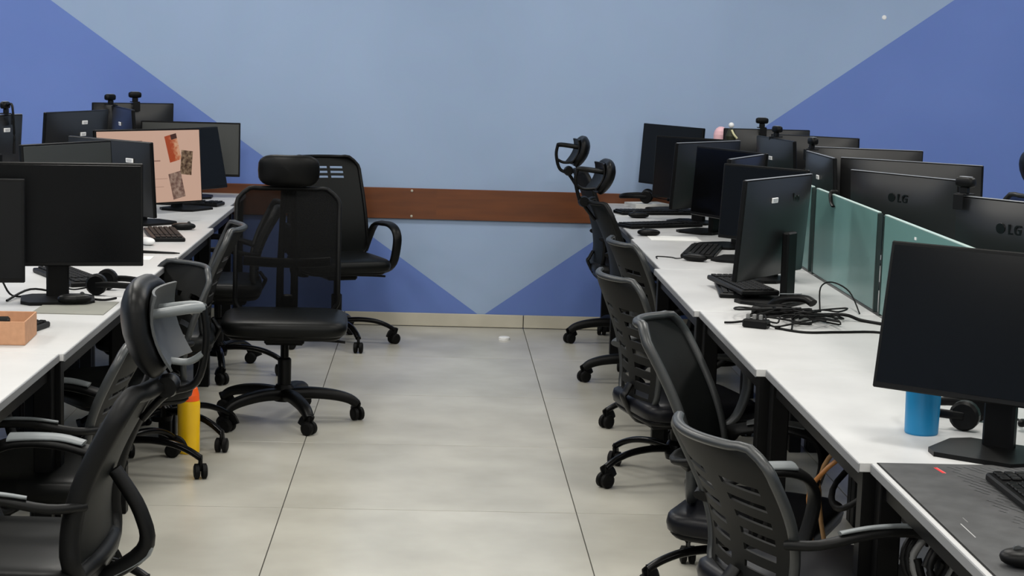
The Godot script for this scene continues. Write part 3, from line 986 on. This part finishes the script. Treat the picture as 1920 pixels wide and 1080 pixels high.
func build_chairs():
	var gr := "office chairs right of the aisle"
	var gl := "office chairs left of the aisle"
	chair("slotted grey-backed office chair pushed in below the desk mat", Vector3(0.885, 0, -3.95), 107, {"style": "slot", "top": 0.815, "accent": true, "group": gr, "base_turn": 20, "seat": "leather_navy"})
	chair("office chair with tall dark back and navy seat turned half round from its desk", Vector3(0.985, 0, -5.34), 64, {"style": "taper", "top": 0.815, "wt": 0.175, "wb": 0.165, "z0": -0.17, "lean": 0.21, "seat_y": 0.26, "bottom": 0.30, "arm_y": 0.46, "arm_w": 0.045, "accent": true, "accent_dark": true, "group": gr, "seat": "leather_navy", "base_turn": 215, "rim": 0.017})
	chair("low slotted office chair with a grey loop arm beside the bare desk", Vector3(0.95, 0, -6.74), 104, {"style": "slot", "top": 0.80, "seat_y": 0.33, "arm_y": 0.53, "arm_w": 0.034, "group": gr, "arm": "plastic_grey", "seat": "leather_navy", "base_turn": -25})
	chair("low slotted office chair tucked against the desk of the lone mouse", Vector3(1.08, 0, -7.72), 100, {"style": "slot", "top": 0.82, "seat_y": 0.38, "group": gr, "base_turn": 178})
	chair("black office chair with curved headrest and thick plastic base", Vector3(1.07, 0, -8.75), 95, {"style": "taper", "head_fwd": 0.055, "top": 0.90, "wt": 0.22, "wb": 0.2, "headrest": true, "head_y": 0.945, "plastic": true, "group": gr, "base_turn": 175, "accent": true, "frame": "plastic_soft"})
	chair("black headrest chair parked closest to the wooden rail, right side", Vector3(1.08, 0, -9.92), 92, {"style": "taper", "head_fwd": 0.02, "top": 0.965, "wt": 0.22, "wb": 0.2, "headrest": true, "head_y": 0.995, "plastic": true, "group": gr, "base_turn": 180, "frame": "plastic_soft"})
	chair("headrest chair on the far side of the right block", Vector3(2.29, 0, -7.75), -90, {"style": "net", "top": 1.05, "headrest": true, "head_y": 1.09, "plastic": true, "group": "office chairs beyond the desk blocks"})
	chair("headrest chair with grey-lined headrest and grey arm accents at cardboard box", Vector3(-0.96, 0, -4.10), -92, {"style": "taper", "top": 0.85, "wt": 0.19, "wb": 0.215, "curve": 0.03, "reach": 0.5, "bow": 0.07, "bracket_mat": "plastic_soft", "headrest": true, "head_y": 0.885, "head_h": 0.21, "head_w": 0.155, "accent": true, "head_thick": 0.032, "shell": "plastic_grey", "bracket": "silver", "group": gl, "frame": "plastic_soft", "rim": 0.024, "base_turn": 10})
	chair("slotted office chair whose ribbed back shows under the grey-lined headrest", Vector3(-1.13, 0, -5.14), -88, {"style": "slot", "top": 0.785, "seat_y": 0.40, "accent": true, "group": gl, "base_turn": 100})
	chair("office chair with curved rim back beside the yellow bottle", Vector3(-1.17, 0, -6.69), -56, {"style": "slot", "top": 0.775, "seat_y": 0.36, "wt": 0.22, "group": gl, "base_turn": 62})
	chair("slotted office chair half hidden behind the aisle headrest chair", Vector3(-1.06, 0, -8.78), -84, {"style": "slot", "top": 0.84, "group": gl, "base_turn": 95})
	chair("slotted office chair between the yellow bottle and the aisle headrest chair", Vector3(-1.10, 0, -7.24), -84, {"style": "slot", "top": 0.885, "arms": false, "group": gl, "base_turn": 69})
	chair("black net-backed headrest chair standing out in the aisle on plastic star base", Vector3(-0.64, 0, -7.70), 3, {"style": "net", "top": 0.985, "wt": 0.225, "wb": 0.225, "headrest": true, "head_y": 1.0, "head_h": 0.135, "head_w": 0.132, "plastic": true, "arms": false, "group": gl, "seat_w": 0.27, "seat_y": 0.455, "seat": "leather", "base_turn": 21, "head_curl": 0.5, "head_thick": 0.034, "frame": "plastic_soft", "curve": 0.03, "lean": 0.1})
	chair("black chair with slits near its top and teardrop arms against the wall rail", Vector3(-0.53, 0, -9.72), 22, {"style": "taper", "slits": true, "top": 1.0, "wt": 0.20, "wb": 0.235, "arm_drop": 0.17,  "group": gl, "base_turn": 75, "frame": "plastic", "arm": "plastic", "seat_y": 0.47})

# ------------------------------------------------------------------ things on desks and floor
func keyboard(label: String, at: Vector3, turn: float, keys := true, tip := 0.0, lift := 0.0):
	var t := thing("keyboard", label, "keyboard", at + Vector3(0, lift, 0), turn, "keyboards")
	t.rotation.x = deg_to_rad(tip)
	var st := mb()
	box(st, Vector3(0, 0.009, 0), Vector3(0.44, 0.018, 0.145), 0.004)
	part("body", st, M.kb_body, t)
	if keys:
		st = mb()
		for r in 5:
			for c in 18:
				if c == 14: continue
				box(st, Vector3(-0.203 + c * 0.0238, 0.0205, -0.05 + r * 0.0235), Vector3(0.0195, 0.006, 0.0195), 0.002)
		var k := part("keys", st, M.key, t)
		k.set_meta("kind", "stuff")

func mouse(label: String, at: Vector3, turn: float, tail := true):
	var t := thing("computer_mouse", label, "mouse", at, turn, "computer mice")
	var st := mb()
	pad(st, Vector3(0, 0.0165, 0), Vector3(0.031, 0.0165, 0.056), 0.8, 0.8, 22, 10)
	part("body", st, M.plastic, t)
	st = mb()
	lathe(st, [Vector2(0, -0.004), Vector2(0.008, -0.004), Vector2(0.008, 0.004), Vector2(0, 0.004)], 14, Transform3D(Basis(Vector3.BACK, PI / 2), Vector3(0, 0.031, -0.025)))
	part("scroll_wheel", st, M.plastic_grey, t)
	if tail:
		st = mb()
		tube(st, [Vector3(0, 0.01, -0.054), Vector3(0.01, 0.004, -0.09), Vector3(0.04, 0.003, -0.13), Vector3(0.03, 0.003, -0.19), Vector3(-0.04, 0.003, -0.16)], 0.0025, 6)
		part("cable", st, M.cable, t)

func headset(label: String, at: Vector3, turn: float):
	var t := thing("headset", label, "headset", at, turn, "headsets on the desks")
	var st: SurfaceTool
	for s in [-1, 1]:
		st = mb()
		lathe(st, [Vector2(0, -0.014), Vector2(0.03, -0.014), Vector2(0.037, -0.008), Vector2(0.037, 0.012), Vector2(0.026, 0.018), Vector2(0, 0.018)], 18, Transform3D(Basis(Vector3.BACK, s * PI / 2), Vector3(s * 0.07, 0.038, 0)))
		part("ear_cup", st, M.plastic, t)
	st = mb()
	sweep(st, smooth_path([Vector3(-0.082, 0.038, 0.0), Vector3(-0.085, 0.04, -0.06), Vector3(-0.06, 0.035, -0.13), Vector3(0, 0.03, -0.155), Vector3(0.06, 0.035, -0.13), Vector3(0.085, 0.04, -0.06), Vector3(0.082, 0.038, 0.0)], 4), 0.005, 0.011, Vector3(0, 1, 0), 8)
	part("headband", st, M.plastic_soft, t)
	st = mb()
	tube(st, [Vector3(0.08, 0.03, 0.02), Vector3(0.085, 0.02, 0.07), Vector3(0.05, 0.018, 0.11), Vector3(0.02, 0.02, 0.12)], 0.003, 6)
	pad(st, Vector3(0.01, 0.021, 0.122), Vector3(0.017, 0.010, 0.010), 0.8, 0.8, 12, 6)
	part("microphone", st, M.plastic, t)

func cord(label: String, pts: Array, r: float, m: String, group := "loose cables"):
	var st := mb()
	var c := Vector3.ZERO
	for p in pts: c += p
	c /= pts.size()
	c.y = pts[0].y
	var rel := []
	for p in pts: rel.append(p - c)
	tube(st, rel, r, 6, 5)
	var o := part("cable", st, M[m], self)
	o.position = c
	tag(o, label, "cable", group)

func build_small():
	var y := DESK_Y
	# right block
	var st := mb()
	var mx0 := 0.992
	var mx1 := 1.44
	var mz0 := -3.872
	var mz1 := -2.98
	st.set_smooth_group(-1)
	var t := thing("desk_mat", "dark printed desk mat with a red streak", "desk mat", Vector3((mx0 + mx1) * 0.5, y, (mz0 + mz1) * 0.5))
	box(st, Vector3(0, 0.001, 0), Vector3(mx1 - mx0, 0.002, mz1 - mz0), 0.0005)
	part("mat_base", st, M.rubber, t)
	st = mb()
	st.set_smooth_group(-1)
	var a := (mx1 - mx0) * 0.5 - 0.003
	var b := (mz1 - mz0) * 0.5 - 0.003
	var c := [Vector3(-a, 0.0025, b), Vector3(a, 0.0025, b), Vector3(a, 0.0025, -b), Vector3(-a, 0.0025, -b)]
	var uv := [Vector2(0, 1), Vector2(1, 1), Vector2(1, 0), Vector2(0, 0)]
	for k in [0, 2, 1, 0, 3, 2]:
		st.set_uv(uv[k])
		st.add_vertex(c[k])
	part("printed_face", st, M.desk_mat, t)
	keyboard("black keyboard lying on the printed desk mat", Vector3(1.262, y + 0.003, -3.50), 90)
	mouse("black mouse on the printed desk mat", Vector3(1.075, y + 0.003, -3.07), 80, false)
	t = thing("cup", "blue plastic cup standing by the large turned monitor", "cup", Vector3(1.181, y, -4.204))
	st = mb()
	lathe(st, [Vector2(0, 0.003), Vector2(0.036, 0.003), Vector2(0.0385, 0.0), Vector2(0.040, 0.004), Vector2(0.0425, 0.13), Vector2(0.0435, 0.134), Vector2(0.0415, 0.134), Vector2(0.039, 0.012), Vector2(0, 0.010)], 36)
	part("cup_body", st, M.blue_cup, t)
	headset("black headset lying behind the blue cup", Vector3(1.33, y, -4.30), 60)
	# cable tangle and its things
	keyboard("keyboard on the desk below the stickered monitor back", Vector3(1.14, y, -6.70), 84)
	keyboard("keyboard propped on another below the stickered monitor back", Vector3(1.15, y, -6.62), 98, true, 0.0, 0.0245)
	t = thing("power_adapter", "black power adapter buried in the cable tangle", "adapter", Vector3(1.16, y, -6.08), 25, "adapters in the cable tangle")
	st = mb()
	box(st, Vector3(0, 0.017, 0), Vector3(0.13, 0.034, 0.06), 0.006)
	part("adapter_body", st, M.plastic, t)
	st = mb()
	tube(st, [Vector3(0.065, 0.017, 0), Vector3(0.11, 0.01, 0.02), Vector3(0.16, 0.004, 0.01), Vector3(0.2, 0.004, -0.05)], 0.004, 6)
	part("cable", st, M.cable, t)
	t = thing("power_adapter", "white-plugged black adapter at the aisle end of the cable tangle", "adapter", Vector3(1.06, y, -5.80), -30, "adapters in the cable tangle")
	st = mb()
	box(st, Vector3(0, 0.014, 0), Vector3(0.085, 0.028, 0.045), 0.005)
	part("adapter_body", st, M.plastic, t)
	st = mb()
	for k in 3:
		box(st, Vector3(-0.028 + k * 0.022, 0.036, 0.004), Vector3(0.012, 0.018, 0.01), 0.002)
	part("plug_pins", st, M.cable_grey, t)
	t = thing("desk_phone", "black handset leaning in the cable tangle", "phone", Vector3(1.24, y, -6.12), -50)
	st = mb()
	sweep(st, smooth_path([Vector3(-0.09, 0.02, 0), Vector3(-0.06, 0.04, 0), Vector3(0.0, 0.055, 0), Vector3(0.06, 0.06, 0), Vector3(0.09, 0.05, 0)], 4), 0.022, 0.014, Vector3.UP, 10)
	part("handset", st, M.plastic, t)
	st = mb()
	box(st, Vector3(0, 0.071, 0), Vector3(0.09, 0.003, 0.014), 0.001, Transform3D(Basis(Vector3.BACK, 0.12), Vector3.ZERO))
	part("grip_strip", st, M.silver, t)
	rng.seed = 77
	for k in 9:
		var pts := []
		var cx := rng.randf_range(1.12, 1.34)
		var cz := rng.randf_range(-6.12, -5.82)
		for q in 8:
			pts.append(Vector3(cx + rng.randf_range(-0.13, 0.13), y + 0.005 + rng.randf_range(0.0, 0.035), cz + rng.randf_range(-0.13, 0.13)))
		cord("thin black cable looped inside the cable tangle", pts, 0.0032, "cable", "cables of the tangle")
	cord("black cable running from the tangle along the desk to the blue cup side", [Vector3(1.12, y + 0.004, -5.78), Vector3(1.2, y + 0.004, -5.70), Vector3(1.32, y + 0.004, -5.72), Vector3(1.46, y + 0.004, -5.73), Vector3(1.52, y + 0.004, -5.55)], 0.0045, "cable")
	cord("thick black cable leaving the tangle toward the green glass", [Vector3(1.22, y + 0.02, -6.0), Vector3(1.33, y + 0.012, -6.05), Vector3(1.40, y + 0.02, -6.0), Vector3(1.45, y + 0.006, -5.98), Vector3(1.515, y + 0.005, -5.90)], 0.006, "cable")
	cord("black cable standing up in a loop at the glass", [Vector3(1.36, y + 0.004, -6.22), Vector3(1.38, y + 0.07, -6.32), Vector3(1.43, y + 0.085, -6.36), Vector3(1.48, y + 0.06, -6.30), Vector3(1.485, y + 0.004, -6.15)], 0.0028, "cable")
	cord("black cable end poking out of the tangle toward the aisle", [Vector3(1.12, y + 0.01, -5.90), Vector3(1.06, y + 0.012, -5.88), Vector3(1.0, y + 0.006, -5.87), Vector3(0.965, y + 0.006, -5.86)], 0.004, "cable")
	mouse("lone black mouse with a looped cable on its own desk", Vector3(1.115, y, -7.62), 60)
	keyboard("keyboard beside the lone mouse", Vector3(1.19, y, -7.93), 76)
	keyboard("keyboard with a mouse in front of it, right block", Vector3(1.14, y, -9.08), 28)
	mouse("black mouse nestled at the keyboard's aisle side", Vector3(1.03, y, -8.62), 95, false)
	keyboard("keyboard on the desk touching the far wall, right block", Vector3(1.2, y, -9.78), 14)
	mouse("black mouse before the far keyboard, right block", Vector3(1.08, y, -9.52), 95, false)
	t = thing("paper_stack", "small stack of white papers beside the far headset", "papers", Vector3(1.2, y, -10.2), 20)
	st = mb()
	box(st, Vector3(0, 0.012, 0), Vector3(0.21, 0.024, 0.15), 0.001)
	part("sheets", st, M.paper, t)
	headset("black headset resting on white papers at the far wall", Vector3(1.2, y + 0.025, -10.2), 80)
	st = mb()
	box(st, Vector3(0, 0.001, 0), Vector3(0.24, 0.002, 0.2), 0.0005)
	var o := part("mouse_pad", st, M.paper, self)
	o.position = Vector3(1.14, y, -8.52)
	tag(o, "pale mouse pad on the right block", "mouse pad", "mouse pads")
	# things behind the right monitors
	t = thing("bottle", "pale pink domed bottle behind the monitors of the right block", "bottle", Vector3(1.608, y, -10.2))
	st = mb()
	lathe(st, [Vector2(0, 0), Vector2(0.036, 0), Vector2(0.038, 0.01), Vector2(0.038, 0.38)], 24)
	part("bottle_body", st, M.red, t)
	st = mb()
	lathe(st, [Vector2(0.041, 0.38), Vector2(0.041, 0.425), Vector2(0.036, 0.445), Vector2(0.026, 0.46), Vector2(0.012, 0.469), Vector2(0, 0.47)], 24)
	part("domed_lid", st, M.pink, t)
	t = thing("figurine", "small dark figurine with a white round head behind the right monitors", "figurine", Vector3(1.622, y, -9.93))
	st = mb()
	lathe(st, [Vector2(0, 0), Vector2(0.03, 0), Vector2(0.026, 0.02), Vector2(0.012, 0.05), Vector2(0.012, 0.38), Vector2(0.024, 0.40), Vector2(0.03, 0.43), Vector2(0.016, 0.47), Vector2(0, 0.47)], 18)
	part("figure_body", st, M.plant_green, t)
	st = mb()
	pad(st, Vector3(0, 0.49, 0), Vector3(0.016, 0.016, 0.016), 1.0, 1.0, 16, 10)
	part("figure_head", st, M.white_plastic, t)
	st = mb()
	sweep(st, smooth_path([Vector3(0.0, 0.465, 0.022), Vector3(0.012, 0.44, 0.03), Vector3(0.03, 0.42, 0.028)], 3), 0.006, 0.006)
	part("scarf", st, M.cream, t)
	t = thing("cable_clip", "black clip hooked over the green glass", "clip", Vector3(PX, y + 0.356, -6.98))
	st = mb()
	sweep(st, smooth_path([Vector3(0.014, -0.05, 0), Vector3(0.014, 0.0, 0), Vector3(0.0, 0.007, 0), Vector3(-0.013, 0.0, 0), Vector3(-0.016, -0.03, 0.03), Vector3(-0.016, -0.045, 0.07)], 4), 0.008, 0.004, Vector3(0, 0, 1), 8)
	part("hook", st, M.plastic, t)
	# cables below the right desks
	cord("tan cable hanging under the blue cup desk", [Vector3(1.30, 0.70, -4.80), Vector3(1.16, 0.60, -4.82), Vector3(1.09, 0.48, -4.86), Vector3(1.12, 0.25, -4.85), Vector3(1.22, 0.007, -4.8)], 0.007, "cable_tan", "cables under the right desks")
	cord("orange cable hanging under the blue cup desk", [Vector3(1.34, 0.70, -4.72), Vector3(1.18, 0.62, -4.70), Vector3(1.06, 0.52, -4.72), Vector3(1.04, 0.40, -4.76), Vector3(1.10, 0.007, -4.7)], 0.007, "cable_orange", "cables under the right desks")
	cord("black cable sagging under the blue cup desk", [Vector3(1.40, 0.70, -4.6), Vector3(1.2, 0.52, -4.62), Vector3(1.10, 0.44, -4.66), Vector3(1.14, 0.46, -4.88), Vector3(1.3, 0.6, -4.92)], 0.009, "cable", "cables under the right desks")
	cord("grey cable trailing on the floor under the blue cup desk", [Vector3(1.46, 0.68, -4.62), Vector3(1.44, 0.3, -4.66), Vector3(1.38, 0.02, -4.7), Vector3(1.25, 0.007, -4.78), Vector3(1.2, 0.007, -5.0)], 0.006, "cable_grey", "cables under the right desks")
	for k in 5:
		var pts := []
		for q in 7:
			var an := q * 1.05 + k
			pts.append(Vector3(1.06 + 0.04 * cos(an) + 0.008 * k, 0.58 + 0.05 * sin(an), -3.74 + 0.018 * k + 0.01 * q))
		cord("coiled black cable bundled under the desk mat desk" if k != 2 else "grey cable coiled among black ones under the desk mat desk", pts, 0.009, "cable" if k != 2 else "cable_grey", "coils under the desk mat desk")
	# left block
	t = thing("cardboard_box", "open brown cardboard tray at the left end of the desk", "box", Vector3(-1.325, y, -5.235), 3)
	st = mb()
	box(st, Vector3(0, 0.003, 0), Vector3(0.30, 0.005, 0.20), 0.001)
	part("bottom", st, M.cardboard, t)
	for s in [-1, 1]:
		st = mb()
		box(st, Vector3(0, 0.036, s * 0.0985), Vector3(0.30, 0.066, 0.004), 0.001)
		part("side_wall", st, M.cardboard, t)
		st = mb()
		box(st, Vector3(s * 0.148, 0.036, 0), Vector3(0.004, 0.066, 0.193), 0.001)
		part("end_wall", st, M.cardboard, t)
	t = thing("phone_charger", "black charger lying in the cardboard tray", "charger", Vector3(-1.27, y + 0.006, -5.235), 10)
	st = mb()
	box(st, Vector3(0, 0.03, 0), Vector3(0.07, 0.06, 0.05), 0.006)
	part("charger_body", st, M.plastic, t)
	st = mb()
	box(st, Vector3(0.05, 0.02, 0), Vector3(0.06, 0.012, 0.02), 0.003)
	part("plug", st, M.plastic_soft, t)
	st = mb()
	slab(st, [Vector2(-0.115, -0.14), Vector2(0.115, -0.14), Vector2(0.115, 0.14), Vector2(-0.115, 0.14)], 0.0, 0.003)
	o = part("mouse_pad", st, M.pad_grey, self)
	o.position = Vector3(-1.172, y, -5.88)
	o.rotation = Vector3(-PI / 2, 0, 0)
	tag(o, "grey mouse pad under the big black monitor", "mouse pad", "mouse pads")
	mouse("black mouse beside the grey pad's monitor base", Vector3(-1.19, y + 0.004, -5.95), -70, false)
	headset("black headset with round ear cup lying near the left desk edge", Vector3(-1.155, y, -6.25), -95)
	keyboard("keyboard behind the big black monitor", Vector3(-1.33, y, -6.58), -60)
	cord("black cable winding round the big black monitor's base", [Vector3(-1.42, y + 0.004, -5.98), Vector3(-1.38, y + 0.02, -6.15), Vector3(-1.3, y + 0.004, -6.2), Vector3(-1.22, y + 0.004, -6.12), Vector3(-1.12, y + 0.004, -6.05), Vector3(-1.08, y + 0.004, -6.1)], 0.004, "cable")
	cord("thin cable hanging in the gap left of the big monitor's neck", [Vector3(-1.5, y + 0.12, -6.1), Vector3(-1.46, y + 0.06, -6.08), Vector3(-1.42, y + 0.01, -6.06), Vector3(-1.36, y + 0.004, -6.12)], 0.0035, "cable")
	keyboard("keyboard between the big black monitor and the lit photo screen", Vector3(-1.215, y, -8.06), -76)
	mouse("black mouse on the desk below the lit photo screen", Vector3(-1.17, y, -8.36), -75, false)
	st = mb()
	sweep(st, PackedVector3Array([Vector3(-0.07, 0.006, 0), Vector3(0.06, 0.006, 0.02), Vector3(0.085, 0.006, 0.025)]), 0.006, 0.006, Vector3.UP, 8, 0.4)
	o = part("pen", st, M.plastic, self)
	o.position = Vector3(-1.135, y, -7.42)
	tag(o, "dark pen lying across the left desk edge", "pen")
	st = mb()
	box(st, Vector3(0, 0.001, 0), Vector3(0.16, 0.002, 0.11), 0.0004)
	o = part("paper_slip", st, M.paper, self)
	o.position = Vector3(-1.22, y, -7.25)
	tag(o, "slip of white paper next to the dark pen", "paper")
	t = thing("computer_mouse", "white mouse beside the big black monitor's side", "mouse", Vector3(-1.235, y, -7.72), 30, "computer mice")
	st = mb()
	pad(st, Vector3(0, 0.016, 0), Vector3(0.028, 0.016, 0.05), 0.8, 0.8, 20, 8)
	part("body", st, M.white_plastic, t)
	keyboard("keyboard pushed behind the lit photo screen", Vector3(-1.36, y, -9.62), -10)
	keyboard("keyboard lying behind the cardboard tray", Vector3(-1.40, y, -5.46), -12)
	# floor
	t = thing("bottle", "yellow bottle with an orange cap standing on the floor", "bottle", Vector3(-0.962, 0, -7.05))
	st = mb()
	lathe(st, [Vector2(0, 0.0), Vector2(0.040, 0.0), Vector2(0.044, 0.006), Vector2(0.0445, 0.2), Vector2(0.043, 0.212), Vector2(0.030, 0.214)], 28)
	part("bottle_body", st, M.yellow, t)
	st = mb()
	lathe(st, [Vector2(0.030, 0.212), Vector2(0.042, 0.213), Vector2(0.041, 0.235), Vector2(0.034, 0.262), Vector2(0.028, 0.268), Vector2(0, 0.270)], 28)
	part("cap", st, M.orange, t)
	t = thing("white_disc", "small white round disc lying on the floor by the wall", "disc", Vector3(0.40, 0.0, -9.98))  # low white disc standing for a small white spot on the floor
	st = mb()
	lathe(st, [Vector2(0.032, 0.0), Vector2(0.032, 0.012), Vector2(0.028, 0.016), Vector2(0, 0.0165)], 24)
	part("disc_body", st, M.white_plastic, t)

# ------------------------------------------------------------------ scene
func _ready():
	rng.seed = 4
	var cam := Camera3D.new()
	cam.name = "camera"
	add_child(cam)
	cam.fov = 18.21
	cam.near = 0.05
	cam.transform = Transform3D(Basis(Vector3.UP, -0.0436) * Basis(Vector3.RIGHT, -0.13491) * Basis(Vector3.BACK, 0.03007), Vector3(0, 1.65, 0))
	cam.current = true
	var we := WorldEnvironment.new()
	we.name = "environment"
	var env := Environment.new()
	env.background_mode = Environment.BG_COLOR
	env.background_color = Color(0.02, 0.02, 0.02)
	env.tonemap_mode = Environment.TONE_MAPPER_LINEAR
	env.tonemap_exposure = 1.0
	env.sdfgi_enabled = true
	env.ssao_enabled = true
	env.ssil_enabled = true
	we.environment = env
	add_child(we)
	make_materials()
	build_lights()
	build_room()
	build_desks()
	build_partitions()
	build_monitors()
	build_webcams()
	build_chairs()
	build_small()
